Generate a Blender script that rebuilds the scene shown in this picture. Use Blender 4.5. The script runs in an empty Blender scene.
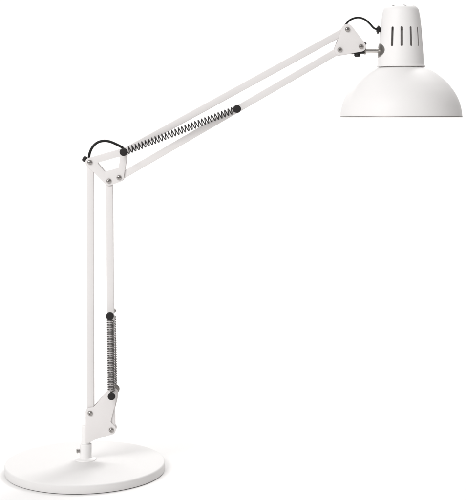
import bpy, bmesh, math
from mathutils import Vector, Matrix
PI = math.pi
scene = bpy.context.scene

# ---------------------------------------------------------------- scale
# everything is laid out in millimetre-sized units; S = metres per drawing unit in the lamp's own plane
S = 0.00144
FPX = 1228.0
D = FPX * S                      # camera distance from the lamp's plane
CAMX = (233 - 85.3) * S
CAMZ = (470.5 - 117) * S

# ---------------------------------------------------------------- camera (view camera with a lens shift)
cd = bpy.data.cameras.new('camera'); cam = bpy.data.objects.new('camera', cd)
scene.collection.objects.link(cam); scene.camera = cam
cam.location = (CAMX, -D, CAMZ); cam.rotation_euler = (PI/2, 0, 0)
cd.sensor_fit = 'HORIZONTAL'; cd.sensor_width = 36
cd.lens = 36 * FPX / 466
cd.shift_y = -133 / 466
cd.clip_end = 100

# ---------------------------------------------------------------- light
w = bpy.data.worlds.new('World'); scene.world = w; w.use_nodes = True
# dim studio room: darker walls around, lighter ceiling bounce above
nt = w.node_tree; bgn = nt.nodes['Background']
tcw = nt.nodes.new('ShaderNodeTexCoord'); sep = nt.nodes.new('ShaderNodeSeparateXYZ'); mr = nt.nodes.new('ShaderNodeMapRange')
nt.links.new(tcw.outputs['Generated'], sep.inputs[0]); nt.links.new(sep.outputs['Z'], mr.inputs[0])
mr.inputs[1].default_value = 0.0; mr.inputs[2].default_value = 0.9
mr.inputs[3].default_value = 0.20; mr.inputs[4].default_value = 0.58
nt.links.new(mr.outputs[0], bgn.inputs[1])
bgn.inputs[0].default_value = (1, 0.985, 0.975, 1)

def area(name, loc, target, size, power, color=(1, 1, 1)):
    l = bpy.data.lights.new(name, 'AREA'); l.shape = 'RECTANGLE'
    l.size, l.size_y = size; l.energy = power; l.color = color
    o = bpy.data.objects.new(name, l); scene.collection.objects.link(o)
    o.location = loc
    o.rotation_euler = (Vector(target) - Vector(loc)).to_track_quat('-Z', 'Y').to_euler()
area('softbox_key', (0.8, 1.1, 2.15), (0.0, 0.0, 0.05), (0.8, 0.7), 20)
area('softbox_front', (-1.4, -2.25, 2.0), (0.25, 0, 0.4), (2.0, 1.6), 70)
area('backdrop_light', (0.3, 1.6, 2.9), (0.3, 3.4, 0.6), (3.2, 0.8), 70)

scene.view_settings.view_transform = 'Standard'
scene.view_settings.look = 'None'
scene.view_settings.gamma = 1
scene.view_settings.exposure = 0.0

# ---------------------------------------------------------------- helpers
def W(px, py, y=0.0):
    """drawing units + depth (m) -> point in metres"""
    k = S * (D + y) / D
    return Vector((CAMX + (px - 233) * k, y, CAMZ - (py - 117) * k))

def material(name, color, rough=0.4, metal=0.0, bump=0.0, bscale=900, coat=0.0, var=0.0, rvar=0.0, aniso=0.0):
    m = bpy.data.materials.new(name); m.use_nodes = True
    nt = m.node_tree; b = nt.nodes['Principled BSDF']
    b.inputs['Base Color'].default_value = (*color, 1)
    b.inputs['Roughness'].default_value = rough
    b.inputs['Metallic'].default_value = metal
    b.inputs['Coat Weight'].default_value = coat
    b.inputs['Coat Roughness'].default_value = 0.12
    tc = nt.nodes.new('ShaderNodeTexCoord')
    if var or rvar:
        n = nt.nodes.new('ShaderNodeTexNoise'); n.inputs['Scale'].default_value = 35
        n.inputs['Detail'].default_value = 6
        nt.links.new(tc.outputs['Object'], n.inputs['Vector'])
        if var:
            r = nt.nodes.new('ShaderNodeMix'); r.data_type = 'RGBA'
            r.inputs[6].default_value = (*[c * (1 - var) for c in color], 1)
            r.inputs[7].default_value = (*[min(1, c * (1 + var)) for c in color], 1)
            nt.links.new(n.outputs['Fac'], r.inputs[0]); nt.links.new(r.outputs[2], b.inputs['Base Color'])
        if rvar:
            q = nt.nodes.new('ShaderNodeMapRange')
            q.inputs[3].default_value = rough - rvar; q.inputs[4].default_value = rough + rvar
            nt.links.new(n.outputs['Fac'], q.inputs[0]); nt.links.new(q.outputs[0], b.inputs['Roughness'])
    if bump:
        n2 = nt.nodes.new('ShaderNodeTexNoise'); n2.inputs['Scale'].default_value = bscale
        n2.inputs['Detail'].default_value = 3
        bp = nt.nodes.new('ShaderNodeBump'); bp.inputs['Strength'].default_value = bump
        bp.inputs['Distance'].default_value = 0.0002
        nt.links.new(tc.outputs['Object'], n2.inputs['Vector'])
        nt.links.new(n2.outputs['Fac'], bp.inputs['Height']); nt.links.new(bp.outputs[0], b.inputs['Normal'])
    return m

M_paint = material('white_powder_coat', (0.765, 0.74, 0.732), 0.34, bump=0.10, bscale=700, var=0.012, rvar=0.05)
M_gloss = material('white_gloss_enamel', (0.86, 0.845, 0.838), 0.45, bump=0.03, bscale=300, var=0.006, rvar=0.04)
M_base = material('white_base_enamel', (0.735, 0.723, 0.717), 0.55, bump=0.04, bscale=260, var=0.010, rvar=0.05)
for m_ in (M_gloss, M_paint, M_base): m_.node_tree.nodes['Principled BSDF'].inputs['Specular IOR Level'].default_value = 0.22
M_steel = material('polished_steel', (0.42, 0.40, 0.385), 0.24, metal=1, rvar=0.06)
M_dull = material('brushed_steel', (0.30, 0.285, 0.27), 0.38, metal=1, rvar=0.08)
M_spring = material('dark_spring_steel', (0.030, 0.028, 0.028), 0.36, metal=0.5, rvar=0.06)
M_black = material('black_plastic', (0.016, 0.014, 0.014), 0.5, bump=0.08, bscale=900, rvar=0.05)
M_cord = material('black_cable_rubber', (0.007, 0.007, 0.007), 0.5, rvar=0.05)
M_black.node_tree.nodes['Principled BSDF'].inputs['Specular IOR Level'].default_value = 0.3
M_cord.node_tree.nodes['Principled BSDF'].inputs['Specular IOR Level'].default_value = 0.25
M_coil = material('bright_spring_steel', (0.17, 0.16, 0.155), 0.3, metal=1, rvar=0.05)
M_pad = material('dark_rubber_pad', (0.06, 0.055, 0.055), 0.7, var=0.05)
M_floor = material('white_paper_sweep', (0.81, 0.80, 0.795), 0.9, bump=0.04, bscale=250, var=0.004)
M_holder = material('grey_holder_plastic', (0.6, 0.58, 0.57), 0.5, var=0.02)
M_rod = material('bright_steel', (0.62, 0.60, 0.58), 0.22, metal=1, rvar=0.05)
M_glass = material('frosted_bulb', (0.85, 0.84, 0.82), 0.3, var=0.004)

def obj(name, bm, mat, parent=None, bevel=0.0, smooth=35):
    bmesh.ops.remove_doubles(bm, verts=bm.verts, dist=1e-7)
    bmesh.ops.recalc_face_normals(bm, faces=bm.faces)
    if bevel:
        es = [e for e in bm.edges if len(e.link_faces) == 2 and e.calc_face_angle(0) > math.radians(50)]
        bmesh.ops.bevel(bm, geom=es, offset=bevel, segments=3, profile=0.5, affect='EDGES', clamp_overlap=True)
    for f in bm.faces: f.smooth = True
    for e in bm.edges:
        if len(e.link_faces) == 2 and e.calc_face_angle(0) > math.radians(smooth): e.smooth = False
    me = bpy.data.meshes.new(name); bm.to_mesh(me); bm.free()
    me.materials.append(mat)
    o = bpy.data.objects.new(name, me); scene.collection.objects.link(o)
    if parent: o.parent = parent
    return o

def lathe(bm, prof, origin, axis=(0, 0, 1), seg=96, close=False):
    """prof: list of (r, h) along axis, metres"""
    q = Vector((0, 0, 1)).rotation_difference(Vector(axis).normalized()).to_matrix()
    o = Vector(origin); rings = []
    for r, h in prof:
        if r < 1e-7: rings.append([bm.verts.new(o + q @ Vector((0, 0, h)))])
        else: rings.append([bm.verts.new(o + q @ Vector((r*math.cos(2*PI*i/seg), r*math.sin(2*PI*i/seg), h))) for i in range(seg)])
    pairs = list(zip(rings, rings[1:]))
    if close: pairs.append((rings[-1], rings[0]))
    for a, b in pairs:
        for i in range(seg):
            j = (i + 1) % seg
            if len(a) == 1 and len(b) == 1: continue
            if len(a) == 1: bm.faces.new((a[0], b[i], b[j]))
            elif len(b) == 1: bm.faces.new((a[i], a[j], b[0]))
            else: bm.faces.new((a[i], a[j], b[j], b[i]))
    return bm

def tube(bm, pts, r, seg=12, caps=True):
    pts = [Vector(p) for p in pts]; n = None; rings = []
    for i, p in enumerate(pts):
        t = (pts[min(i+1, len(pts)-1)] - pts[max(i-1, 0)]).normalized()
        if n is None:
            n = t.orthogonal().normalized()
        n = (n - t * n.dot(t)).normalized(); b = t.cross(n)
        rings.append([bm.verts.new(p + (n*math.cos(2*PI*k/seg) + b*math.sin(2*PI*k/seg)) * r) for k in range(seg)])
    for a, c in zip(rings, rings[1:]):
        for k in range(seg): bm.faces.new((a[k], a[(k+1) % seg], c[(k+1) % seg], c[k]))
    if caps: bm.faces.new(rings[0]); bm.faces.new(rings[-1])
    return bm

def spline(pts, n=10):
    P = [Vector(p) for p in pts]; P = [2*P[0]-P[1]] + P + [2*P[-1]-P[-2]]; out = []
    for i in range(1, len(P)-2):
        for k in range(n):
            t = k / n
            a, b, c, d = P[i-1:i+3]
            out.append(0.5*((2*b) + (c-a)*t + (2*a-5*b+4*c-d)*t*t + (3*b-a-3*c+d)*t**3))
    out.append(P[-2]); return out

def hull_circles(circles, seg=40):
    pts = [(x + r*math.cos(2*PI*k/seg), y + r*math.sin(2*PI*k/seg)) for x, y, r in circles for k in range(seg)]
    pts = sorted(set(pts))
    def half(ps):
        h = []
        for p in ps:
            while len(h) > 1 and (h[-1][0]-h[-2][0])*(p[1]-h[-2][1]) - (h[-1][1]-h[-2][1])*(p[0]-h[-2][0]) <= 1e-9: h.pop()
            h.append(p)
        return h
    lo = half(pts); up = half(pts[::-1]); return lo[:-1] + up[:-1]

def fillet(poly, seg=8):
    """poly: (x, y, r) corners -> rounded outline"""
    out = []; n = len(poly)
    for i in range(n):
        p = Vector(poly[i][:2]); a = Vector(poly[i-1][:2]); b = Vector(poly[(i+1) % n][:2]); r = poly[i][2]
        u = (a-p).normalized(); v = (b-p).normalized()
        ang = u.angle(v)
        if r <= 0 or ang > PI - 0.02: out.append(tuple(p)); continue
        t = min(r / math.tan(ang/2), 0.49*(a-p).length, 0.49*(b-p).length); rr = t*math.tan(ang/2)
        c = p + (u+v).normalized() * (rr / math.sin(ang/2))
        s0 = p + u*t - c; s1 = p + v*t - c
        a0 = math.atan2(s0.y, s0.x); a1 = math.atan2(s1.y, s1.x); da = (a1-a0+PI) % (2*PI) - PI
        for k in range(seg+1):
            q = a0 + da*k/seg; out.append((c.x + rr*math.cos(q), c.y + rr*math.sin(q)))
    return out

def plate(bm, outer, y0, y1, holes=()):
    """flat sheet-metal plate in the lamp's plane, between depths y0 and y1; same x, z on both faces"""
    es = []
    for loop in [outer, *holes]:
        vs = [bm.verts.new(P0(x, y, y0)) for x, y in loop]
        es += [bm.edges.new((vs[i], vs[(i+1) % len(vs)])) for i in range(len(vs))]
    bmesh.ops.triangle_fill(bm, edges=es, use_beauty=True)
    fs = list(bm.faces)
    g = bmesh.ops.extrude_face_region(bm, geom=fs)
    for v in [v for v in g['geom'] if isinstance(v, bmesh.types.BMVert)]: v.co.y = y1
    return bm

def bar(bm, a, b, wpx, y0, y1, ext=2.0):
    a = Vector(a); b = Vector(b); d = (b-a).normalized(); n = Vector((-d.y, d.x))
    a = a - d*ext; b = b + d*ext; h = wpx/2
    c = [a+n*h, b+n*h, b-n*h, a-n*h]
    return plate(bm, [tuple(p) for p in c], y0, y1)

YREF = -0.0065
YKNOB = -0.022
def PK(px, py, y=0.0):
    """the same for the spring pins, measured at their front knobs"""
    v = W(px, py, YKNOB); v.y = y; return v
def P0(px, py, y=0.0):
    """point measured in the arm's front face, moved straight along the depth to y"""
    v = W(px, py, YREF); v.y = y; return v

MM = 0.001
# ---------------------------------------------------------------- setting: white paper sweep
bm = bmesh.new()
prof = [(-4.0, 0.0), (2.2, 0.0)]
for k in range(1, 17):
    a = PI/2*k/16; prof.append((2.2 + 1.2*math.sin(a), 1.2 - 1.2*math.cos(a)))
prof.append((3.4, 5.0))
rows = []
for y, z in prof: rows.append([bm.verts.new((x, y, z)) for x in (-2.2, 2.6)])
for a, b in zip(rows, rows[1:]): bm.faces.new((a[0], a[1], b[1], b[0]))
fl = obj('floor', bm, M_floor); fl['kind'] = 'structure'; fl['label'] = 'white seamless paper floor sweeping up into the backdrop'
for f in fl.data.polygons:
    if f.normal.z < -0.01 or f.normal.y > 0.01: fl.data.flip_normals(); break

# ---------------------------------------------------------------- the lamp
lamp = bpy.data.objects.new('desk_lamp', None); scene.collection.objects.link(lamp)
lamp.empty_display_size = 0.1
lamp['label'] = 'white architect desk lamp with round base, sprung double-bar arm and dome shade'
lamp['category'] = 'lamp'

# base disc
R = 79.6*S
bm = bmesh.new()
top = 12.9*MM; pf = [(0, 0.9*MM), (R-1.0*MM, 0.9*MM), (R-0.3*MM, 1.1*MM), (R, 1.9*MM)]
rb = 2.2*MM
for k in range(0, 9):
    a = PI/2*k/8; pf.append((R-rb+rb*math.cos(a), top-rb+rb*math.sin(a)))
for t in (0.9, 0.75, 0.6, 0.45, 0.33, 0.24, 0.17, 0.12, 0.06):
    pf.append((R*t, top + 4.6*MM*(1-t)**3.0))
pf.append((0, top + 4.6*MM))
lathe(bm, pf, (0, 0, 0), seg=192)
base = obj('base', bm, M_base, lamp)
bm = bmesh.new()
lathe(bm, [(0, 0), (R-1.8*MM, 0), (R-1.5*MM, 0.2*MM), (R-1.5*MM, 0.9*MM), (0, 0.9*MM)], (0, 0, 0), seg=192)
obj('pad', bm, M_pad, base, smooth=30)

# collar on the base
cx = W(85.8, 450).x
zc = top + 3.0*MM
bm = bmesh.new()
zt = W(0, 443.6).z
lathe(bm, [(0, zc-0.002), (10.6*S, zc-0.002), (10.6*S, zc+0.6*MM), (10.2*S, zc+1.3*MM), (9.0*S, zc+1.6*MM), (7.0*S, zc+2.0*MM),
           (6.1*S, zc+2.8*MM), (5.85*S, zc+4*MM), (5.85*S, zt-0.8*MM), (5.5*S, zt-0.2*MM), (5.1*S, zt), (4.5*S, zt-0.1*MM), (4.5*S, zt-3*MM), (0, zt-3*MM)], (cx, 0, 0), seg=72)
col = obj('collar', bm, M_gloss, lamp)
bm = bmesh.new()
zs = W(0, 450.6).z
lathe(bm, [(0, -1*MM), (1.3*MM, -1*MM), (1.3*MM, 0.9*MM), (3.0*MM, 0.9*MM), (3.2*MM, 1.3*MM), (3.2*MM, 2.3*MM), (2.2*MM, 2.4*MM), (2.2*MM, 3.1*MM), (3.3*MM, 3.2*MM), (3.3*MM, 4.6*MM), (2.8*MM, 5.2*MM), (1.4*MM, 5.3*MM), (1.3*MM, 4.4*MM), (0, 4.4*MM)],
      (cx - 5.7*S*0.97, -5.7*S*0.2, zs), axis=(-0.97, -0.2, 0), seg=32)
obj('set_screw', bm, M_steel, col)
# swivel post
bm = bmesh.new()
z0 = zt - 3*MM; z1 = W(0, 425.3).z
lathe(bm, [(0, z0), (4.35*S, z0), (4.35*S, z1-0.8*MM), (4.0*S, z1-0.15*MM), (3.6*S, z1), (0, z1)], (cx, 0, 0), seg=64)
obj('post', bm, M_gloss, lamp)

# pivots (drawing units)
J1 = (90.0, 162.2); J2 = (109.0, 180.9); J3 = (119.1, 177.5); J4 = (123.5, 152.0)
J5 = (90.2, 413.1); J6 = (111.4, 429.9); K3 = (111.6, 396.2); K4 = (110.0, 316.2); K2 = (237.0, 108.9)
HT = (347.5, 29.4); HL = (339.8, 49.8); HR = (361.0, 46.5)
YB = 5.0*MM         # bars fill y -5..5 mm
YP0, YP1 = 5.6*MM, 7.4*MM    # cheek plates

for a, b in ((J1, J5), (J2, J6), (J4, HT), (J3, HL)):
    bm = bmesh.new(); bar(bm, a, b, 6.9, -YB, YB, 2.2)
    obj('arm_bar', bm, M_paint, lamp, bevel=0.8*MM)

def bolt(parent, pos, y=-YP1, sign=-1, r=2.55):
    """pan head screw with hex socket on a washer, axis along the depth"""
    bm = bmesh.new(); q = r*S
    lathe(bm, [(0, -2*MM), (q*1.0, -2*MM), (q*1.0, 0.3*MM), (q*0.98, 0.9*MM), (q*0.9, 1.6*MM), (q*0.78, 2.15*MM), (q*0.62, 2.6*MM), (q*0.45, 2.85*MM), (q*0.36, 2.9*MM)],
          P0(*pos, y), axis=(0, sign, 0), seg=42)
    o = Vector(P0(*pos, y))
    ring = []
    for d_ in (2.9*MM, 1.4*MM):
        ring.append([bm.verts.new(o + Vector((q*0.36*math.cos(PI/3*k+.3), sign*d_, q*0.36*math.sin(PI/3*k+.3)))) for k in range(6)])
    for k in range(6): bm.faces.new((ring[0][k], ring[0][(k+1) % 6], ring[1][(k+1) % 6], ring[1][k]))
    bm.faces.new(ring[1])
    b_ = obj('bolt', bm, M_steel, parent, smooth=40)
    return b_

def knob(pos, y0, y1, r=4.1, mat=None, name='spring_knob', P=None):
    """black round plastic cap on a pin"""
    bm = bmesh.new(); q = r*S; L = abs(y1-y0); s = 1 if y1 > y0 else -1
    lathe(bm, [(0, 0), (q*0.82, 0), (q*0.84, L*0.3), (q*0.97, L*0.36), (q, L*0.45), (q, L*0.82), (q*0.96, L*0.92), (q*0.86, L*0.99), (q*0.7, L), (0, L*1.02)],
          (P or PK)(*pos, y0), axis=(0, s, 0), seg=48)
    return obj(name, bm, mat or M_black, lamp)

def cheeks(name, outline, bolts, holes=(), back_outline=None):
    for s in (-1, 1):
        bm = bmesh.new()
        y0, y1 = (-YP1, -YP0) if s < 0 else (YP0, YP1)
        plate(bm, outline if s < 0 or back_outline is None else back_outline, y0, y1, holes)
        p = obj(name, bm, M_paint, lamp, bevel=0.25*MM)
        for b_ in bolts: bolt(p, b_, s*YP1, s)

# lower bracket
br = [(85.7, 408.0, 4.2), (93.5, 407.2, 0.8), (106.3, 393.0, 1.5), (108.6, 390.5, 2.6), (116.6, 391.2, 4.0), (115.9, 400.5, 2.5), (110.6, 422.0, 1.2),
      (113.3, 424.9, 2.6), (116.2, 428.5, 3.4), (114.9, 433.7, 3.8), (95.5, 439.4, 2.0), (88.6, 442.9, 1.5), (85.7, 442.9, 0.6)]
bk = [(85.7, 408.0, 4.2), (93.5, 407.2, 0.8), (106.3, 393.0, 1.5), (108.6, 390.5, 2.6), (117.4, 389.8, 4.0), (116.9, 399.5, 3.0), (111.6, 422.0, 1.2),
      (113.3, 424.9, 2.6), (116.2, 428.5, 3.4), (114.9, 433.7, 3.8), (95.5, 439.4, 2.0), (88.6, 442.9, 1.5), (85.7, 442.9, 0.6)]
cheeks('bracket_plate', fillet(br), [J5, J6], back_outline=fillet(bk))
# elbow frame (open in the middle)
hole = fillet([(97.2, 162.9, 0.8), (104.9, 171.7, 1.5), (118.6, 168.0, 1.3), (120.4, 156.2, 1.3)])
eo = hull_circles([(J1[0], J1[1], 4.6), (J2[0], J2[1], 4.6), (J3[0], J3[1], 4.5), (J4[0], J4[1], 3.9)])
cheeks('elbow_plate', eo, [J1, J2, J3], [hole])
# head bracket
ho = hull_circles([(HT[0], HT[1], 5.5), (HL[0], HL[1], 5.4), (HR[0], HR[1], 5.0)])
cheeks('head_plate', ho, [HT, HL, HR])

# spacer pins through the joints
for p in (J1, J2, J3, J4, J5, J6, HT, HL, HR):
    bm = bmesh.new(); tube(bm, [P0(*p, -YP1+0.2*MM), P0(*p, YP1-0.2*MM)], 1.5*MM, 16)
    obj('joint_pin', bm, M_steel, lamp)

# ---------------------------------------------------------------- springs
YS = 13.2*MM
def spring(a, b, y, turns, r, wire, phase=0.0, lead=3.0, mat=None):
    A = PK(*a, y); B = PK(*b, y); ax = (B-A); L = ax.length; ax.normalize()
    n = Vector((0, -1, 0)); m = ax.cross(n)
    l0 = lead*S; n_ = int(turns*22); pts = [A + m*0.0]
    pts.append(A + ax*l0*0.5 + m*r*0.3)
    for k in range(n_+1):
        t = k/n_; th = 2*PI*turns*t + phase
        pts.append(A + ax*(l0 + (L-2*l0)*t) + (n*math.cos(th) + m*math.sin(th))*r)
    pts.append(B - ax*l0*0.5 + m*r*0.3); pts.append(B)
    bm = bmesh.new(); tube(bm, pts, wire, 8)
    return obj('spring', bm, mat or M_spring, lamp, smooth=80)

spring(J4, K2, -YS, 32, 3.3*S, 0.56*S, 0.6, 3.6)
spring((110.0, 316.2), (111.0, 396.2), -15.5*MM, 30, 3.25*S, 0.70*S, 0.0, 4.0, M_coil)
spring((109.8, 316.2), (111.2, 396.2), 17.0*MM, 30, 2.9*S, 0.68*S, 1.2, 4.0, M_coil)
# pins that carry the springs
for q_, ya, yb in ((J4, -17, -7.3), (K2, -17, -4), (K3, -20, 22), (K4, -20, 26)):
    bm = bmesh.new(); tube(bm, [PK(*q_, ya*MM), PK(*q_, yb*MM)], 1.6*MM, 20)
    obj('spring_pin', bm, M_steel, lamp)
knob(J4, -15.5*MM, -22*MM, 4.0); knob(K2, -15.5*MM, -22*MM, 4.0)
knob(K3, -19.5*MM, -25*MM, 3.8); knob(K4, -19.5*MM, -25*MM, 3.9)
knob((114.1, 391.3), 7.6*MM, 9.6*MM, 4.5, M_dull, 'spring_eyelet', P0); knob(K4, 22*MM, 30*MM, 2.6, M_dull)

# ---------------------------------------------------------------- cords
def cord(pts, r, y):
    bm = bmesh.new()
    tube(bm, spline([P0(p[0], p[1], (p[2] if len(p) > 2 else y)) for p in pts], 12), r, 16)
    return obj('cord', bm, M_cord, lamp, smooth=80)
cord([(89.2, 163), (88.5, 157.6), (89.5, 152.2), (92.5, 146.5), (97.4, 142.4), (104.0, 140.9), (111.0, 142.2), (120.0, 146.4), (125.5, 149.6), (130, 148.5)], 1.28*S, 0.0)
cord([(344.5, 29.0), (346.0, 24.4), (350.8, 19.4), (358.3, 17.1), (365.2, 19.0), (370.4, 23.3), (374.2, 27.5), (377.8, 28.9), (381, 29.0)], 0.98*S, 0.0)
# cable grommet beside the elbow
bm = bmesh.new()
ax = Vector((-0.86, 0, 0.5))
lathe(bm, [(0, -4.6*MM), (2.4*MM, -4.6*MM), (2.6*MM, 0), (3.4*MM, 1.0*MM), (4.2*MM, 2.6*MM), (4.3*MM, 4.6*MM), (3.9*MM, 6.2*MM), (2.6*MM, 7.3*MM), (0, 7.6*MM)], P0(86.8, 160.6, 0), axis=ax, seg=40)
obj('cable_grommet', bm, M_black, lamp)

# ---------------------------------------------------------------- head: swivel rod and clamp
bm = bmesh.new()
tube(bm, [P0(358, 50.4), P0(380.5, 50.6)], 2.3*S, 40)
rod = obj('swivel_rod', bm, M_rod, lamp)
bm = bmesh.new()
lathe(bm, [(2.2*S, 0), (4.0*S, 0), (4.3*S, 0.4*MM), (4.3*S, 2.0*MM), (4.0*S, 2.4*MM), (2.2*S, 2.4*MM)], P0(364.6, 49.9), axis=(1, 0, 0), seg=48)
obj('rod_washer', bm, M_dull, rod)
bm = bmesh.new()
plate(bm, fillet([(352.6, 49.6, 0.8), (365.0, 44.0, 0.8), (365.0, 53.4, 0.8), (354.0, 53.6, 0.8)]), -5.4*MM, 5.4*MM)
clamp = obj('clamp_block', bm, M_black, lamp, bevel=0.5*MM)
bm = bmesh.new()
lathe(bm, [(0, 0), (1.6*MM, 0), (1.6*MM, 1.2*MM), (4.0*MM, 1.4*MM), (4.5*MM, 2.4*MM), (4.4*MM, 4.2*MM), (3.2*MM, 5.6*MM), (0, 6.0*MM)], P0(357.7, 52.6, 0), axis=(0, 0, -1), seg=40)
obj('clamp_knob', bm, M_black, clamp)
bm = bmesh.new()
lathe(bm, [(0, 0), (2.6*MM, 0), (3.6*MM, 1.0*MM), (3.8*MM, 2.4*MM), (3.2*MM, 4.2*MM), (1.6*MM, 5.0*MM), (0, 5.1*MM)], P0(363.6, 44.6, 0), axis=(0.55, 0, 0.83), seg=40)
obj('clamp_knob', bm, M_black, clamp)
bm = bmesh.new()
tube(bm, [P0(351.8, 53.4), P0(355, 53.0)], 1.1*MM, 16)
obj('clamp_pin', bm, M_steel, clamp)

# ---------------------------------------------------------------- shade
sc = 400.9
def H(py): return W(0, py).z
sx = W(sc, 100).x
outer = [(60.4, 116.8), (60.4, 115.4), (59.8, 110.5), (58.3, 104.0), (56.1, 98.2), (53.0, 92.4), (49.9, 88.0), (46.3, 83.6), (42.6, 79.9), (38.7, 76.5),
         (34.6, 73.4), (30.2, 70.7), (25.6, 68.6), (21.0, 67.3)]
o2 = spline([(r, y, 0) for r, y in outer], 5)
th = 0.8
inner = []
for i in range(len(o2)):
    t = (o2[min(i+1, len(o2)-1)] - o2[max(i-1, 0)]).normalized()
    inner.append((o2[i].x + (t.y)*th, o2[i].y - t.x*th))
pf = [(p.x*S, H(p.y)) for p in o2] + [(max(r, 1)*S, H(y)) for r, y in inner[::-1]]
# inner surface must stay above the rim
pf = [(r, max(z, H(116.9))) for r, z in pf]
bm = bmesh.new(); lathe(bm, pf, (sx, 0, 0), seg=192, close=True)
shade = obj('lamp_shade', bm, M_gloss, lamp, smooth=40)
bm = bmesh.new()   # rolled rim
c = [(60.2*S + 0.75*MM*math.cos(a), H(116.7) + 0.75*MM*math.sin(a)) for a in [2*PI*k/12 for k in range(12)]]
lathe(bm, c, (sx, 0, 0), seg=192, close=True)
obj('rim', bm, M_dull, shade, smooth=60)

# socket housing (cap) with ventilation slots cut right through
co = [(24.0, 66.9), (24.0, 66.0), (23.6, 65.3), (23.1, 64.0), (22.7, 60.0), (21.9, 50.0), (21.0, 38.0), (20.2, 27.0), (19.1, 17.5), (18.2, 12.2), (17.2, 9.0), (15.2, 6.7), (12.4, 5.5), (8.5, 4.7), (4, 4.5)]
c2 = spline([(r, y, 0) for r, y in co], 5)
ci = []
for i in range(len(c2)):
    t = (c2[min(i+1, len(c2)-1)] - c2[max(i-1, 0)]).normalized()
    ci.append((c2[i].x + t.y*0.75, c2[i].y - t.x*0.75))
pf = [(p.x*S, H(p.y)) for p in c2] + [(0, H(4.45))] + [(0, H(5.25))] + [(r*S, H(y)) for r, y in ci[::-1]]
bm = bmesh.new(); lathe(bm, pf, (sx, 0, 0), seg=192)
# close bottom ring
cap = None
bmesh.ops.remove_doubles(bm, verts=bm.verts, dist=1e-7)
be = [e for e in bm.edges if len(e.link_faces) == 1]
if be: bmesh.ops.bridge_loops(bm, edges=be)
cap = obj('socket_housing', bm, M_gloss, lamp, smooth=40)

cut = bmesh.new()
def capsule(bmc, ang, z0, z1, w0, r0, r1):
    """stadium prism pointing outwards at angle ang (0 = towards the viewer, positive to the right)"""
    d = Vector((math.sin(ang), -math.cos(ang), 0)); t = Vector((math.cos(ang), math.sin(ang), 0)); up = Vector((0, 0, 1))
    loop = []
    for k in range(13): a = PI*k/12; loop.append((w0*math.cos(a), z1 - w0 + w0*math.sin(a)))
    for k in range(13): a = PI + PI*k/12; loop.append((w0*math.cos(a), z0 + w0 + w0*math.sin(a)))
    A = [bmc.verts.new(Vector((sx, 0, 0)) + d*r0 + t*u + up*v) for u, v in loop]
    B = [bmc.verts.new(Vector((sx, 0, 0)) + d*r1 + t*u + up*v) for u, v in loop]
    n = len(loop)
    for i in range(n): bmc.faces.new((A[i], A[(i+1) % n], B[(i+1) % n], B[i]))
    bmc.faces.new(A); bmc.faces.new(B)
for k in range(10):
    capsule(cut, math.radians(-31.5 + 26*k), H(47.2), H(27.6), 1.25*S, 17*S, 27*S)
for k in range(8):   # small holes round the top
    ang = math.radians(-36 + 45*k); q = 14.0*S
    o = Vector((sx + q*math.sin(ang), -q*math.cos(ang), 0))
    r_ = 1.5*S
    A = [cut.verts.new(o + Vector((r_*1.3*math.cos(2*PI*i/20), r_*math.sin(2*PI*i/20), H(9)))) for i in range(20)]
    B = [cut.verts.new(o + Vector((r_*1.3*math.cos(2*PI*i/20), r_*math.sin(2*PI*i/20), H(1)))) for i in range(20)]
    for i in range(20): cut.faces.new((A[i], A[(i+1) % 20], B[(i+1) % 20], B[i]))
    cut.faces.new(A); cut.faces.new(B)
bmesh.ops.recalc_face_normals(cut, faces=cut.faces)
cme = bpy.data.meshes.new('cutter'); cut.to_mesh(cme); cut.free()
cob = bpy.data.objects.new('cutter', cme); scene.collection.objects.link(cob)
md = cap.modifiers.new('slots', 'BOOLEAN'); md.operation = 'DIFFERENCE'; md.object = cob; md.solver = 'EXACT'
dg = bpy.context.evaluated_depsgraph_get()
nm = bpy.data.meshes.new_from_object(cap.evaluated_get(dg))
cap.modifiers.clear(); cap.data = nm
bpy.data.objects.remove(cob)
bm = bmesh.new(); bm.from_mesh(nm)
for f in bm.faces: f.smooth = True
for e in bm.edges: e.smooth = not (len(e.link_faces) == 2 and e.calc_face_angle(0) > math.radians(40))
bm.to_mesh(nm); bm.free()

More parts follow.
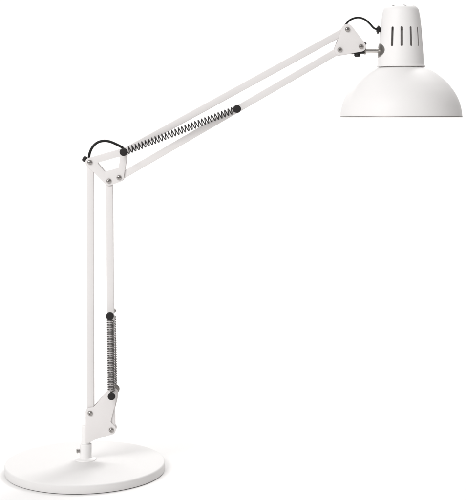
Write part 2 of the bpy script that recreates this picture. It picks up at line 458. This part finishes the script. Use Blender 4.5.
# lampholder and bulb inside
bm = bmesh.new()
lathe(bm, [(0, H(9)), (9*S, H(9)), (11.5*S, H(12)), (11.5*S, H(30)), (13.5*S, H(31)), (13.5*S, H(58)), (12.5*S, H(60)), (0, H(60))], (sx, 0, 0), seg=64)
obj('bulb_holder', bm, M_holder, cap)
bm = bmesh.new()
lathe(bm, [(0, H(59)), (9*S, H(60)), (10*S, H(66)), (15*S, H(74)), (20*S, H(84)), (20.5*S, H(92)), (17*S, H(100)), (10*S, H(105)), (0, H(107))], (sx, 0, 0), seg=64)
obj('bulb', bm, M_glass, lamp, smooth=70)

# steel saddle washer wrapped round the left of the housing
def capR(py):
    for i in range(len(c2)-1):
        if (c2[i].y - py)*(c2[i+1].y - py) <= 0 and c2[i].y != c2[i+1].y:
            t = (py-c2[i].y)/(c2[i+1].y-c2[i].y); return c2[i].x + t*(c2[i+1].x-c2[i].x)
    return 20
bm = bmesh.new()
def sp(u, v, off):     # u angle offset from the left, v drawing units
    r = (capR(50.6+v) + off)*S; a = u
    return Vector((sx - r*math.cos(a), -r*math.sin(a), H(50.6+v)))
N = 48; rings = []
for q, off in ((0, 0.95), (0.35, 0.95), (0.7, 0.85), (0.9, 0.6), (1.0, 0.15), (1.0, -0.3)):
    if q == 0: rings.append([bm.verts.new(sp(0, 0, off))])
    else: rings.append([bm.verts.new(sp(0.63*q*math.cos(2*PI*k/N), 7.1*q*math.sin(2*PI*k/N), off)) for k in range(N)])
for a, b in zip(rings, rings[1:]):
    for k in range(N):
        j = (k+1) % N
        if len(a) == 1: bm.faces.new((a[0], b[k], b[j]))
        else: bm.faces.new((a[k], a[j], b[j], b[k]))
obj('saddle_washer', bm, M_dull, lamp, smooth=50)

# cord strain relief on the housing
bm = bmesh.new()
xr = 380.6
lathe(bm, [(0, 0), (2.3*S, 0), (2.4*S, 0.5*MM), (2.4*S, 1.2*MM), (4.2*S, 1.3*MM), (4.2*S, 3.4*MM), (2.6*S, 3.6*MM), (2.6*S, 6*MM), (0, 6*MM)], P0(377.0, 29.0), axis=(1, 0, -0.1), seg=32)
sr = obj('strain_relief', bm, M_black, lamp)
bm = bmesh.new()
lathe(bm, [(0, 0), (1.1*S, 0), (1.2*S, 0.4*MM), (1.2*S, 3*MM), (0, 3*MM)], P0(378.2, 26.0, -1.2*MM), axis=(1, 0, -0.1), seg=24)
obj('screw', bm, M_steel, sr)
